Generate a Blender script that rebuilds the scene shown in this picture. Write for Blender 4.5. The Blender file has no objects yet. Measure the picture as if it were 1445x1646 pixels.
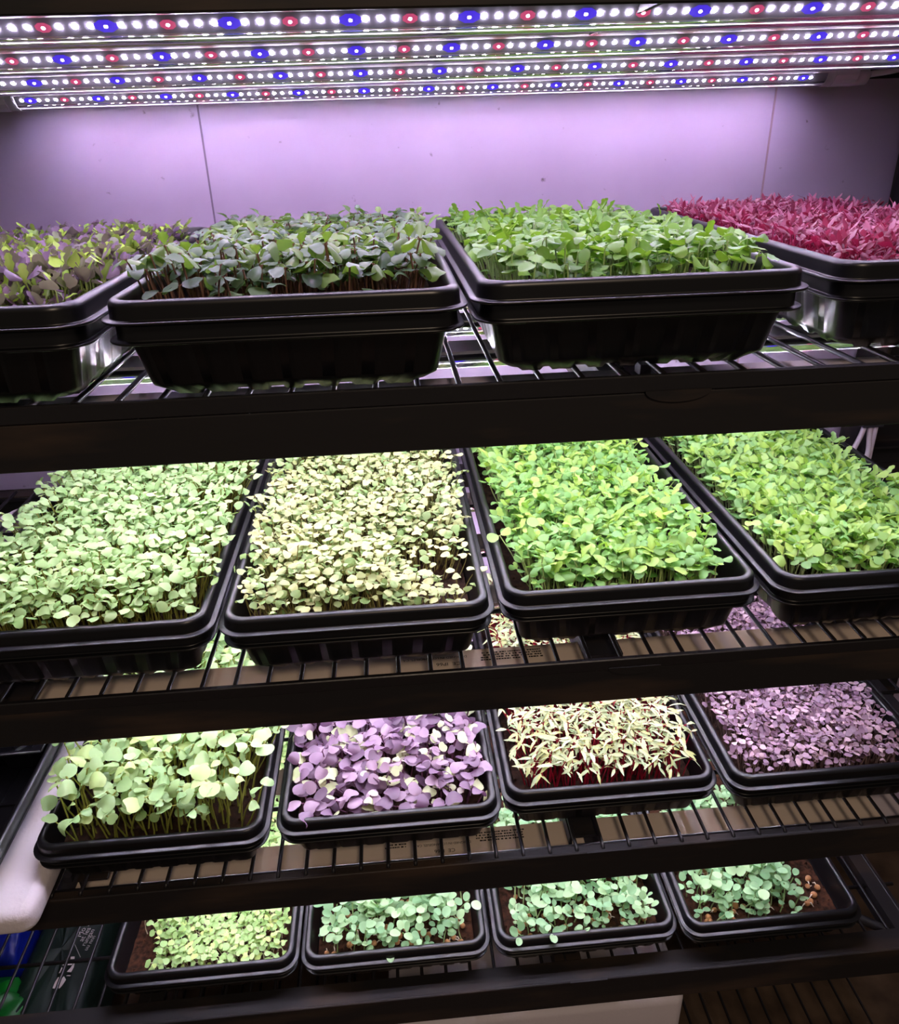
import bpy, math, random
import numpy as np
from mathutils import Matrix, Vector

# ------------------------------------------------------------------ camera, world, exposure
SC = bpy.context.scene
COL = SC.collection
H = 1.56                                     # camera height above the floor


def cam_setup():
    pitch, roll, yaw, f = math.radians(26.32), math.radians(1.708), math.radians(4.019), 1237.5
    cy, sy = math.cos(yaw), math.sin(yaw)
    fwd = Vector((sy * math.cos(pitch), cy * math.cos(pitch), -math.sin(pitch)))
    right = Vector((cy, -sy, 0))
    down = fwd.cross(right)
    c, s = math.cos(roll), math.sin(roll)
    r2, d2 = c * right + s * down, -s * right + c * down
    cd = bpy.data.cameras.new('camera')
    cd.sensor_fit = 'HORIZONTAL'
    cd.sensor_width = 36.0
    cd.lens = f * 36.0 / 1445.0
    cd.clip_start = 0.02
    co = bpy.data.objects.new('camera', cd)
    COL.objects.link(co)
    m = Matrix.Identity(4)
    for i in range(3):
        m[i][0], m[i][1], m[i][2] = r2[i], -d2[i], -fwd[i]
    m[2][3] = H
    co.matrix_world = m
    SC.camera = co


cam_setup()
W = bpy.data.worlds.new('world')
SC.world = W
W.use_nodes = True
W.node_tree.nodes['Background'].inputs[0].default_value = (0.95, 0.78, 0.68, 1)
W.node_tree.nodes['Background'].inputs[1].default_value = 0.09
SC.view_settings.view_transform = 'Standard'
SC.view_settings.look = 'None'
SC.view_settings.gamma = 1.0
SC.view_settings.exposure = 0.0
SC.cycles.max_bounces = 6
SC.cycles.diffuse_bounces = 3
SC.cycles.glossy_bounces = 3
SC.cycles.transparent_max_bounces = 10
SC.cycles.use_denoising = True
SC.cycles.sample_clamp_indirect = 4.0
LED, LEDU = 560.0, 720.0                                  # radiance of one LED chip

# the room's warm ceiling lamp, behind and above the photographer
ld = bpy.data.lights.new('room_lamp', 'AREA')
ld.shape = 'DISK'
ld.size = 0.5
ld.energy = 13.0
ld.specular_factor = 0.25
ld.color = (1.0, 0.77, 0.57)
lo_ = bpy.data.objects.new('room_lamp', ld)
COL.objects.link(lo_)
lo_.location = (0.25, -0.90, H + 1.10)
lo_.rotation_euler = (Vector((0.05, 0.65, H - 0.5)) - Vector(lo_.location)).to_track_quat('-Z', 'Y').to_euler()

rng = np.random.default_rng(7)
random.seed(7)
PI = math.pi

# ------------------------------------------------------------------ materials


def lin(r, g, b):
    f = lambda v: (v / 255 / 12.92) if v / 255 <= 0.04045 else ((v / 255 + 0.055) / 1.055) ** 2.4
    return (f(r), f(g), f(b), 1.0)


def new_mat(name):
    m = bpy.data.materials.new(name)
    m.use_nodes = True
    nt = m.node_tree
    nt.nodes.clear()
    out = nt.nodes.new('ShaderNodeOutputMaterial')
    return m, nt, out


def pmat(name, col, rough=0.5, spec=0.5, metal=0.0, var=0.0, scale=20.0, col2=None, bump=0.0, stretch=(1, 1, 1), lo=.35, hi=.65):
    m, nt, out = new_mat(name)
    b = nt.nodes.new('ShaderNodeBsdfPrincipled')
    b.inputs['Roughness'].default_value = rough
    b.inputs['Specular IOR Level'].default_value = spec
    b.inputs['Metallic'].default_value = metal
    b.inputs['Base Color'].default_value = col
    nt.links.new(b.outputs[0], out.inputs[0])
    if col2 is not None or bump:
        tc = nt.nodes.new('ShaderNodeTexCoord')
        mp = nt.nodes.new('ShaderNodeMapping')
        mp.inputs['Scale'].default_value = stretch
        nz = nt.nodes.new('ShaderNodeTexNoise')
        nz.inputs['Scale'].default_value = scale
        nz.inputs['Detail'].default_value = 6
        nt.links.new(tc.outputs['Object'], mp.inputs[0])
        nt.links.new(mp.outputs[0], nz.inputs[0])
        if col2 is not None:
            rp = nt.nodes.new('ShaderNodeValToRGB')
            rp.color_ramp.elements[0].position = lo
            rp.color_ramp.elements[1].position = hi
            rp.color_ramp.elements[0].color = col
            rp.color_ramp.elements[1].color = col2
            nt.links.new(nz.outputs[0], rp.inputs[0])
            nt.links.new(rp.outputs[0], b.inputs['Base Color'])
        if bump:
            bp = nt.nodes.new('ShaderNodeBump')
            bp.inputs['Strength'].default_value = bump
            bp.inputs['Distance'].default_value = 0.002
            nt.links.new(nz.outputs[0], bp.inputs['Height'])
            nt.links.new(bp.outputs[0], b.inputs['Normal'])
    return m


def emat(name, col, strength):
    m, nt, out = new_mat(name)
    e = nt.nodes.new('ShaderNodeEmission')
    e.inputs[0].default_value = col
    e.inputs[1].default_value = strength
    nt.links.new(e.outputs[0], out.inputs[0])
    return m


def leaf_mat(name, stops, trans, tfac=0.3, rough=0.45, spec=0.4):
    """leaf colour picked per leaf by the 'tone' attribute; a share of light passes through"""
    m, nt, out = new_mat(name)
    at = nt.nodes.new('ShaderNodeAttribute')
    at.attribute_name = 'tone'
    rp = nt.nodes.new('ShaderNodeValToRGB')
    els = rp.color_ramp.elements
    while len(els) < len(stops):
        els.new(0.5)
    for e, (p, c) in zip(els, stops):
        e.position, e.color = p, c
    nt.links.new(at.outputs['Fac'], rp.inputs[0])
    b = nt.nodes.new('ShaderNodeBsdfPrincipled')
    b.inputs['Roughness'].default_value = rough
    b.inputs['Specular IOR Level'].default_value = spec
    nt.links.new(rp.outputs[0], b.inputs['Base Color'])
    t = nt.nodes.new('ShaderNodeBsdfTranslucent')
    mx = nt.nodes.new('ShaderNodeMixRGB')
    mx.inputs[0].default_value = 0.6
    mx.inputs[2].default_value = trans
    nt.links.new(rp.outputs[0], mx.inputs[1])
    nt.links.new(mx.outputs[0], t.inputs[0])
    ms = nt.nodes.new('ShaderNodeMixShader')
    ms.inputs[0].default_value = tfac
    nt.links.new(b.outputs[0], ms.inputs[1])
    nt.links.new(t.outputs[0], ms.inputs[2])
    nt.links.new(ms.outputs[0], out.inputs[0])
    return m


def cover_mat():
    m, nt, out = new_mat('clear_plastic_cover')
    t = nt.nodes.new('ShaderNodeBsdfTransparent')
    t.inputs[0].default_value = (0.97, 0.97, 0.97, 1)
    g = nt.nodes.new('ShaderNodeBsdfGlossy')
    g.inputs['Roughness'].default_value = 0.12
    d = nt.nodes.new('ShaderNodeBsdfTranslucent')
    d.inputs[0].default_value = (0.9, 0.9, 0.9, 1)
    m1 = nt.nodes.new('ShaderNodeMixShader')
    lw = nt.nodes.new('ShaderNodeFresnel')
    lw.inputs[0].default_value = 1.28
    nt.links.new(lw.outputs[0], m1.inputs[0])
    m2 = nt.nodes.new('ShaderNodeMixShader')
    m2.inputs[0].default_value = 0.0015
    nt.links.new(t.outputs[0], m1.inputs[1])
    nt.links.new(g.outputs[0], m1.inputs[2])
    nt.links.new(m1.outputs[0], m2.inputs[1])
    nt.links.new(d.outputs[0], m2.inputs[2])
    nt.links.new(m2.outputs[0], out.inputs[0])
    return m


def frost_mat():
    m, nt, out = new_mat('frosted_glint_and_end')
    d = nt.nodes.new('ShaderNodeBsdfTranslucent')
    d.inputs[0].default_value = (0.95, 0.95, 0.97, 1)
    t = nt.nodes.new('ShaderNodeBsdfDiffuse')
    t.inputs[0].default_value = (0.8, 0.8, 0.82, 1)
    m1 = nt.nodes.new('ShaderNodeMixShader')
    m1.inputs[0].default_value = 0.3
    nt.links.new(d.outputs[0], m1.inputs[1])
    nt.links.new(t.outputs[0], m1.inputs[2])
    nt.links.new(m1.outputs[0], out.inputs[0])
    return m


def wall_mat():
    """white plastic sheet, scuffed, with small dark specks and smears"""
    m, nt, out = new_mat('white_wall_sheet')
    b = nt.nodes.new('ShaderNodeBsdfPrincipled')
    b.inputs['Roughness'].default_value = 0.30
    b.inputs['Specular IOR Level'].default_value = 0.45
    tc = nt.nodes.new('ShaderNodeTexCoord')
    n1 = nt.nodes.new('ShaderNodeTexNoise')
    n1.inputs['Scale'].default_value = 60
    n1.inputs['Detail'].default_value = 5
    r1 = nt.nodes.new('ShaderNodeValToRGB')
    r1.color_ramp.elements[0].position = 0.24
    r1.color_ramp.elements[1].position = 0.31
    r1.color_ramp.elements[0].color = lin(110, 95, 95)
    r1.color_ramp.elements[1].color = lin(192, 174, 201)
    n2 = nt.nodes.new('ShaderNodeTexNoise')
    n2.inputs['Scale'].default_value = 5
    n2.inputs['Detail'].default_value = 8
    r2 = nt.nodes.new('ShaderNodeValToRGB')
    r2.color_ramp.elements[0].position = 0.35
    r2.color_ramp.elements[1].position = 0.7
    r2.color_ramp.elements[0].color = (0.86, 0.84, 0.86, 1)
    r2.color_ramp.elements[1].color = (1, 1, 1, 1)
    mu = nt.nodes.new('ShaderNodeMixRGB')
    mu.blend_type = 'MULTIPLY'
    mu.inputs[0].default_value = 1
    for n in (n1, n2):
        nt.links.new(tc.outputs['Object'], n.inputs[0])
    nt.links.new(n1.outputs[0], r1.inputs[0])
    nt.links.new(n2.outputs[0], r2.inputs[0])
    nt.links.new(r1.outputs[0], mu.inputs[1])
    nt.links.new(r2.outputs[0], mu.inputs[2])
    nt.links.new(mu.outputs[0], b.inputs['Base Color'])
    nt.links.new(b.outputs[0], out.inputs[0])
    return m


M = {
    'wall': wall_mat(),
    'seam': pmat('seam', lin(120, 105, 125), .7),
    'seam_brown': pmat('seam_brown', lin(168, 140, 150), .7),
    'floor': pmat('brown_floor_boards', lin(58, 46, 38), .75, .2, col2=lin(104, 86, 70), scale=9, bump=.3),
    'plastic': pmat('black_tray_plastic', lin(10, 10, 13), .33, .5),
    'steel': pmat('black_rusty_steel', lin(28, 26, 28), .6, .35, col2=lin(74, 58, 46), scale=14, bump=.35, stretch=(.35, 1, 2), lo=.5, hi=.85),
    'wire': pmat('black_wire', lin(26, 24, 27), .38, .5, bump=.2, scale=90),
    'alu': pmat('white_painted_housing', lin(226, 208, 192), .3, .5),
    'whitealu': pmat('gloss_white_housing', lin(225, 215, 225), .14, .6),
    'board': pmat('led_board', lin(112, 110, 118), .4, .4),
    'panel': pmat('grey_gloss_panel', lin(140, 134, 142), .6, .3),
    'cap': pmat('white_cap', lin(205, 195, 205), .4, .5),
    'cable': pmat('white_cable', lin(222, 208, 222), .45, .4),
    'clip': pmat('dark_clip', lin(50, 48, 56), .5, .4),
    'ink': pmat('black_ink', lin(22, 20, 20), .6, .2),
    'foam': pmat('polystyrene', lin(232, 224, 232), .75, .2, bump=.35, scale=220),
    'soil': pmat('brown_soil', lin(28, 18, 13), .9, .1, col2=lin(66, 40, 27), scale=140, bump=1.0),
    'darksoil': pmat('dark_soil', lin(28, 19, 16), .9, .1, col2=lin(54, 36, 28), scale=140, bump=1.0),
    'seed': pmat('pea_seed', lin(150, 100, 62), .55, .3, col2=lin(196, 150, 104), scale=60),
    'root': pmat('white_root', lin(226, 214, 200), .6, .2),
    'cover': cover_mat(),
    'bag_green': pmat('bright_green_bag', lin(18, 128, 40), .35, .5, col2=lin(10, 96, 30), scale=10, bump=.3),
    'bag_dark': pmat('dark_green_bag', lin(8, 40, 30), .6, .5, col2=lin(6, 26, 22), scale=8, bump=.3),
    'bag_blue': pmat('blue_bag', lin(20, 40, 170), .35, .5, col2=lin(12, 22, 110), scale=8, bump=.3),
    'bag_print': pmat('bag_print', lin(205, 195, 200), .5, .3),
    'box_grey': pmat('grey_box', lin(120, 118, 128), .6, .3),
    'led_w': emat('led_white', (1.0, 0.86, 1.20, 1), LED),
    'led_r_glow': emat('led_red_glow', (0.70, 0.09, 0.22, 1), .8),  # red bloom around the chip, made as a dim emissive patch
    'led_r_glow2': emat('led_red_core', (1.0, 0.25, 0.40, 1), LED),
    'led_b_glow': emat('led_blue_glow', (0.07, 0.03, 0.75, 1), 1.0),  # blue bloom and board glow around the chip, made as an emissive patch
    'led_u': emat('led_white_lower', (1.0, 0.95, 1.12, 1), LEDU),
    'led_b_glow2': emat('led_blue_core', (0.45, 0.40, 1.0, 1), LED * 1.6),
    'frost': frost_mat(),
}

# ------------------------------------------------------------------ mesh helpers


class MB:
    def __init__(s):
        s.v, s.f, s.m, s.sm = [], [], [], []

    def add(s, vs, fs, mi=0, smooth=False):
        o = len(s.v)
        s.v += [tuple(map(float, p)) for p in vs]
        for f in fs:
            s.f.append(tuple(i + o for i in f))
            s.m.append(mi)
            s.sm.append(smooth)

    def box(s, lo, hi, mi=0, ch=0.0):
        x0, y0, z0 = lo
        x1, y1, z1 = hi
        if ch <= 0:
            vs = [(x0, y0, z0), (x1, y0, z0), (x1, y1, z0), (x0, y1, z0), (x0, y0, z1), (x1, y0, z1), (x1, y1, z1), (x0, y1, z1)]
            s.add(vs, [(0, 3, 2, 1), (4, 5, 6, 7), (0, 1, 5, 4), (1, 2, 6, 5), (2, 3, 7, 6), (3, 0, 4, 7)], mi)
        else:
            c = ch
            rings = []
            for (z, d) in ((z0, c), (z0 + c, 0), (z1 - c, 0), (z1, c)):
                a, b, e, g = x0 + d, x1 - d, y0 + d, y1 - d
                q = c * .7
                rings.append([(a + q, e, z), (b - q, e, z), (b, e + q, z), (b, g - q, z), (b - q, g, z), (a + q, g, z), (a, g - q, z), (a, e + q, z)])
            vs = [p for r in rings for p in r]
            fs = [tuple(range(7, -1, -1)), tuple(range(24, 32))]
            for k in range(3):
                for i in range(8):
                    j = (i + 1) % 8
                    fs.append((k * 8 + i, k * 8 + j, k * 8 + 8 + j, k * 8 + 8 + i))
            s.add(vs, fs, mi)

    def tube(s, pts, r, n=8, mi=0, smooth=True, cap=True):
        pts = [np.array(p, float) for p in pts]
        rs = r if hasattr(r, '__len__') else [r] * len(pts)
        vs, fs = [], []
        up = None
        for i, p in enumerate(pts):
            a = pts[max(0, i - 1)]
            b = pts[min(len(pts) - 1, i + 1)]
            t = b - a
            t = t / (np.linalg.norm(t) + 1e-12)
            if up is None:
                up = np.array([0, 0, 1.]) if abs(t[2]) < .9 else np.array([1., 0, 0])
            u = np.cross(up, t)
            u /= np.linalg.norm(u) + 1e-12
            w = np.cross(t, u)
            up = w
            for k in range(n):
                an = 2 * PI * k / n
                vs.append(p + rs[i] * (math.cos(an) * u + math.sin(an) * w))
        for i in range(len(pts) - 1):
            for k in range(n):
                j = (k + 1) % n
                fs.append((i * n + k, i * n + j, i * n + n + j, i * n + n + k))
        if cap:
            fs.append(tuple(range(n - 1, -1, -1)))
            fs.append(tuple((len(pts) - 1) * n + k for k in range(n)))
        s.add(vs, fs, mi, smooth)

    def prism(s, prof, x0, x1, mi=0, smooth=False):
        """closed (y,z) profile extruded along x"""
        n = len(prof)
        vs = [(x0, y, z) for y, z in prof] + [(x1, y, z) for y, z in prof]
        fs = [(i, (i + 1) % n, n + (i + 1) % n, n + i) for i in range(n)]
        s.add(vs, fs, mi, smooth)
        s.add(vs[:n], [tuple(range(n - 1, -1, -1))], mi)
        s.add(vs[n:], [tuple(range(n))], mi)

    def rbox(s, lo, hi, r, seg=5):
        x0, y0, z0 = lo
        x1, y1, z1 = hi
        prof = [(r * (1 - math.cos(PI / 2 * k / seg)), r * math.sin(PI / 2 * k / seg)) for k in range(seg + 1)]
        lev = [(z0 + r - b, a) for a, b in reversed(prof)] + [(z1 - r + b, a) for a, b in prof]
        rc = r * 1.6
        rings = []
        for z, d in lev:
            ring = []
            for cx, cy, a0 in ((x1 - rc, y0 + rc, -PI / 2), (x1 - rc, y1 - rc, 0), (x0 + rc, y1 - rc, PI / 2), (x0 + rc, y0 + rc, PI)):
                for k in range(7):
                    a = a0 + PI / 2 * k / 6
                    ring.append((cx + (rc - d) * math.cos(a), cy + (rc - d) * math.sin(a), z))
            rings.append(ring)
        n = len(rings[0])
        fs = [(k * n + i, k * n + (i + 1) % n, k * n + n + (i + 1) % n, k * n + n + i) for k in range(len(rings) - 1) for i in range(n)]
        s.add([p for q in rings for p in q], fs, 0, True)
        s.add(rings[0], [tuple(range(n - 1, -1, -1))])
        s.add(rings[-1], [tuple(range(n))])

    def mesh(s, name, mats):
        me = bpy.data.meshes.new(name)
        me.from_pydata(s.v, [], s.f)
        for m in mats:
            me.materials.append(m)
        me.polygons.foreach_set('material_index', s.m)
        me.polygons.foreach_set('use_smooth', s.sm)
        me.update()
        return me

    def obj(s, name, mats, parent=None, loc=None):
        if not isinstance(mats, (list, tuple)):
            mats = [mats]
        return link(name, s.mesh(name, mats), parent, loc)


def link(name, me, parent=None, loc=None):
    o = bpy.data.objects.new(name, me)
    COL.objects.link(o)
    if loc is not None:
        o.location = loc
    if parent is not None:
        o.parent = parent
    return o


def tag(o, label, cat, group=None):
    o['label'] = label
    o['category'] = cat
    if group:
        o['group'] = group
    return o


def thing(name, label, cat, loc=(0, 0, 0), group=None, rz=0.0):
    o = bpy.data.objects.new(name, None)
    o.empty_display_size = .05
    COL.objects.link(o)
    o.location = loc
    o.rotation_euler = (0, 0, rz)
    return tag(o, label, cat, group)


def structure(o):
    o['kind'] = 'structure'
    return o


def text_mesh(txt, size):
    cu = bpy.data.curves.new('lettering', 'FONT')
    cu.body = txt
    cu.size = size
    cu.fill_mode = 'BOTH'
    o = bpy.data.objects.new('lettering', cu)
    COL.objects.link(o)
    dg = bpy.context.evaluated_depsgraph_get()
    me = bpy.data.meshes.new_from_object(o.evaluated_get(dg))
    bpy.data.objects.remove(o)
    bpy.data.curves.remove(cu)
    return me


# ------------------------------------------------------------------ layout (levels of the rack, top to bottom)
ZF = [H - .1193, H - .4351, H - .7492, H - 1.0718]      # height of the tray lips
ZS = [z - .0660 for z in ZF]                             # top of the wire shelf they stand on
YB = [.600, .638, .663, .697]                            # front face of the beam
ZBEAM = [H - .239, H - .555, H - .869, H - 1.192]        # lower edge of the beam
ZBT = [H - .1990, H - .5115, H - .8185, H - 1.1330]      # upper edge of the beam
YBACK = 1.185
YWALL = 1.235
XL, XR = -.95, .95
ROWN = ['top', 'second', 'third', 'bottom']

# ------------------------------------------------------------------ the setting
mb = MB()
mb.box((-2.2, YWALL, -.02), (2.2, YWALL + .05, 2.5))
structure(mb.obj('wall_back', M['wall']))
mb = MB()
mb.box((-2.2, -1.2, -.05), (2.2, YWALL + .05, 0.0))
structure(mb.obj('floor', M['floor']))
mb = MB()
mb.box((-.2487, YWALL - .0012, .0), (-.2463, YWALL, 2.3))
structure(mb.obj('trim_1', M['seam']))
mb = MB()
mb.box((.5812, YWALL - .0010, .0), (.5838, YWALL, 2.3))
structure(mb.obj('trim_2', M['seam_brown']))

# ------------------------------------------------------------------ steel rack
rack = thing('steel_rack', 'black rusty angle iron rack standing against the white wall and carrying every shelf', 'rack', (0, 0, 0))


def beam(x0, x1, y, zb, zt, depth, name, flip=1, t=.004):
    m = MB()
    ya, yb_ = (y, y + t) if flip > 0 else (y - t, y)
    m.box((x0, ya, zb), (x1, yb_, zt), ch=.001)
    if flip > 0:
        m.box((x0, y + t, zt - t - .001), (x1, y + depth, zt - .001))
    else:
        m.box((x0, y - depth, zt - t - .001), (x1, y - t, zt - .001))
    return m.obj(name, M['steel'], rack)


LEVELS = [(H + .069, H + .115, .566)] + [(ZBEAM[i], ZBT[i], YB[i]) for i in range(4)]
for i, (zb, zt, yb) in enumerate(LEVELS):
    beam(XL, XR, yb, zb, zt, (.012 if i in (1, 2, 3) else .034), 'front_beam')
    beam(XL, XR, 1.215, zb + (0 if i else -.018), zt + (0 if i else -.02), .03, 'back_beam', flip=-1)
    for xc, wd in ((-.412, .036), (.213, .040), (.748, .030)):
        m = MB()
        zz = zt - .006
        m.box((xc - wd / 2, yb + .032, zz - .004), (xc + wd / 2, 1.183, zz))
        m.box((xc - wd / 2, yb + .034, zz - .036), (xc - wd / 2 + .004, 1.181, zz - .004))
        m.obj('cross_member', M['steel'], rack)
# posts at the back and outside the frame at the front
for (xa, xb, ya, yb_) in ((.780, 1.02, 1.18, 1.2195), (-.95, -.89, 1.18, 1.2195)):
    m = MB()
    m.box((xa, yb_ - .006, 0), (xb, yb_, H + .6), ch=.001)
    m.box((xa, ya - .04, 0), (xa + .006, yb_ - .006, H + .6), ch=.001)
    m.obj('post', M['steel'], rack)
m = MB()
m.tube([(.60, 1.17, .0 + .10), (.74, .74, H - 1.16)], .008, 8)
m.obj('brace', M['steel'], rack)
# bolt heads, gussets under the middle of each front beam
for i in range(4):
    m = MB()
    n = 20
    pts = [(.235 + .028 * math.cos(PI + PI * k / n), .001 * 0 + YB[i] - .0025, ZBT[i] + .002 + .010 * math.sin(PI + PI * k / n)) for k in range(n + 1)]
    vs = pts + [(p[0], YB[i] + .001, p[2]) for p in pts]
    N = n + 1
    fs = [tuple(range(N)), tuple(range(2 * N - 1, N - 1, -1))] + [(k, (k + 1) % N, N + (k + 1) % N, N + k)[::-1] for k in range(N)]
    m.add(vs, fs)
    m.obj('gusset', M['steel'], rack)

# ------------------------------------------------------------------ wire shelves
PITCH = [.0345, .0336, .0340, .0366, .0352]
PHASE = [.0545, .0547, -.0764, -.0475, .0]
SHELF_Z = ZS + [H - 1.43]
SHELF_Y = YB + [.735]
SHELF_LABEL = ['black wire shelf under the top row of trays',
               'black wire shelf under the second row of trays, tan light backs showing through it',
               'black wire shelf under the third row of trays, with printed light backs below it',
               'black wire shelf under the pea shoot trays, wire ends bent over its front ledge',
               'lowest black wire shelf near the floor, with bags and a foam box on it']
for i in range(5):
    root = thing('wire_shelf', SHELF_LABEL[i], 'wire shelf', (0, 0, SHELF_Z[i]), 'wire shelves of the rack')
    y0, y1 = SHELF_Y[i] + .003, YBACK
    m = MB()
    k0 = math.ceil((XL + .02 - PHASE[i]) / PITCH[i])
    k1 = math.floor((.775 - PHASE[i]) / PITCH[i])
    for k in range(k0, k1 + 1):
        x = PHASE[i] + k * PITCH[i]
        pts = [(x, y0 + .002, -.0052), (x, y0 + .006, -.0026), (x, (y0 + y1) / 2, -.0026), (x, y1, -.0026)]
        m.tube(pts, .0025, 6)
    m.obj('wire_grid', M['wire'], root)
    yy = [y0 + .115, y0 + .25, y0 + .40, y1 - .02]
    for y in yy:
        m = MB()
        m.tube([(XL + .01, y, -.008), (.78, y, -.008)], .003, 8)
        m.obj('cross_rod', M['wire'], root)
    m = MB()
    if i < 2:
        m.box((XL + .005, y0 - .004, -.013 + (.001 if i else .0)), (.80, y0 + .002, .0015), ch=.001)
    elif i == 2:
        m.tube([(XL + .01, y0 + .012, -.008), (.78, y0 + .012, -.008)], .003, 8)
    else:
        m.tube([(XL + .01, y0 + .002, -.008), (.78, y0 + .002, -.008)], .003, 8)
    m.obj('front_rail', M['wire'], root)

# ------------------------------------------------------------------ LED tubes
TX0, TX1 = -.468, .622


def chip_geo(kind, x, mid, d, nrm, sg):
    """one LED: a round white chip, or a wide coloured patch imitating bloom and board glow (the lit core is kind 3)"""
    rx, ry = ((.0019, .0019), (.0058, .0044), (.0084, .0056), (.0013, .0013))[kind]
    vs = []
    for q in range(8):
        an = 2 * PI * q / 8 + PI / 8
        p = mid + d * (ry * math.sin(an))
        vs.append((x + rx * math.cos(an), p[0], p[1]))
    return vs, [tuple(range(8)) if sg > 0 else tuple(range(7, -1, -1))]


def tube_parts(white, top=False):
    """profile in (y, z) with the flat back on top at z = 0"""
    hs = MB()
    prof = [(-.023, 0), (.023, 0), (.023, -.0035), (.0165, -.006), (.0035, -.0165), (-.0035, -.0165), (-.0165, -.006), (-.023, -.0035)]
    hs.prism(prof, TX0, TX1)
    led = MB()
    chips, front = [], []
    bd = MB()
    for sg in (-1, 1):
        a = np.array([-.0163, -.0063]) if sg < 0 else np.array([.0140, -.0156])
        b = np.array([sg * .0040, -.0162])
        nrm = np.array([-.62, -.785]) if sg < 0 else np.array([.06, -.998])
        d = (b - a) / np.linalg.norm(b - a)
        a2, b2 = a + nrm * .0006, b + nrm * .0006
        bd.prism([tuple(a), tuple(a2), tuple(b2), tuple(b)], TX0 + .004, TX1 - .004)
        mid = (a + b) / 2 + nrm * .0010
        n = int((TX1 - TX0 - .03) / .01062)
        if sg < 0:
            chips.append((mid, d, nrm))
        for k in range(n):
            x = TX0 + .018 + k * .01062
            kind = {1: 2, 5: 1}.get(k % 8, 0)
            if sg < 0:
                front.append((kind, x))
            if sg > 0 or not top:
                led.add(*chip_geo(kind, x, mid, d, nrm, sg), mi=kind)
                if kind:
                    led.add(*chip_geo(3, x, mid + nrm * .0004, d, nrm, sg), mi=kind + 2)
    cv = MB()
    n = 14
    vs, fs = [], []
    for k in range(n + 1):
        an = PI * k / n
        y, z = -.0195 * math.cos(an), -.0045 - .0180 * math.sin(an)
        vs += [(TX0, y, z), (TX1, y, z)]
    for k in range(n):
        fs.append((2 * k, 2 * k + 1, 2 * k + 3, 2 * k + 2))
    cv.add(vs, fs, 0, True)
    ed = MB()
    for sg in (-1, 1):      # added frosted strips standing in for bright reflected lines in the clear cover
        for pr in ([(.01965, -.0042), (.0197, -.0058), (.0195, -.0072)], [(.0102, -.0203), (.0096, -.0207), (.0091, -.0210)]):
            vs = [(x, sg * y, z) for y, z in pr for x in (TX0, TX1)]
            ed.add(vs, [(0, 1, 3, 2), (2, 3, 5, 4)], 0, True)
    for x0, x1 in ((TX0, TX0 + .012), (TX1 - .012, TX1)):
        vs = [(x, -.0198 * math.cos(PI * k / 12), -.0045 - .0183 * math.sin(PI * k / 12)) for k in range(13) for x in (x0, x1)]
        ed.add(vs, [(2 * k, 2 * k + 1, 2 * k + 3, 2 * k + 2) for k in range(12)], 0, True)
    caps = []
    for x0, x1, xe in ((TX0 - .032, TX0, -1), (TX1, TX1 + .032, 1)):
        c = MB()
        prof = [(-.0235, .0005), (.0235, .0005), (.0235, -.005)] + [(.0205 * math.cos(PI * k / 10), -.0045 - .0190 * math.sin(PI * k / 10)) for k in range(11)] + [(-.0235, -.005)]
        c.prism(prof, x0, x1)
        xc = TX1 + .031 if xe > 0 else TX0 - .031
        c.tube([(xc, 0, -.011), (xc + xe * .021, 0, -.011), (xc + xe * .025, 0, -.011)], [.0125, .0115, .006], 12)
        caps.append(c)
    clips = []
    for xc in (.2255, -.449):
        c = MB()
        pr = [(-.0245, .002), (.0245, .002), (.0245, -.0050), (.0228, -.0050), (.0228, .0005), (-.0228, .0005), (-.0228, -.0050), (-.0245, -.0050)]
        c.prism(pr, xc - .011, xc + .011)
        c.box((xc - .005, -.008, .002), (xc + .005, .008, .012))
        clips.append(c)
    hm = M['whitealu'] if white else M['alu']
    if top:
        mid, d, nrm = chips[0]
        LEDME.clear()
        for kind, nm, mt in ((0, 'white_led', ['led_w']), (1, 'red_led_and_glow', ['led_r_glow', 'led_r_glow2']), (2, 'blue_led_and_glow', ['led_b_glow', 'led_b_glow2'])):
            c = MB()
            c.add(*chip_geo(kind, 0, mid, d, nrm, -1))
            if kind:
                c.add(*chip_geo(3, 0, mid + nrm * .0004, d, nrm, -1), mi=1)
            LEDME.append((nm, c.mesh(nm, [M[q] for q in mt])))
        FRONT[:] = front
    return [('housing', hs.mesh('housing', [hm])), ('led_board', bd.mesh('led_board', [M['board']])),
            ('led_pattern', led.mesh('led_pattern', [M['led_w' if top else 'led_u'], M['led_r_glow'], M['led_b_glow'], M['led_r_glow2'], M['led_b_glow2']])),
            ('clear_cover', cv.mesh('clear_cover', [M['cover']])),
            ('glint_strip_and_end', ed.mesh('glint_strip_and_end', [M['frost']]))] + [('end_cap', c.mesh('end_cap', [M['cap']])) for c in caps] + [('clip', c.mesh('clip', [M['clip']])) for c in clips]


LEDME, FRONT = [], []
TUBE = {True: tube_parts(True), False: tube_parts(False), 'top': tube_parts(False, True)}


def led_tube(loc, label, group, white=False, dx=0.0):
    t = thing('led_grow_tube', label, 'grow light', loc, group)
    hous = None
    for n, me in TUBE[white]:
        o = link(n, me, t)
        if n == 'housing':
            hous = o
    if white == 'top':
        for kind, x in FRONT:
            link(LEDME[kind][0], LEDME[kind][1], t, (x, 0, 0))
    return t, hous


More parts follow.
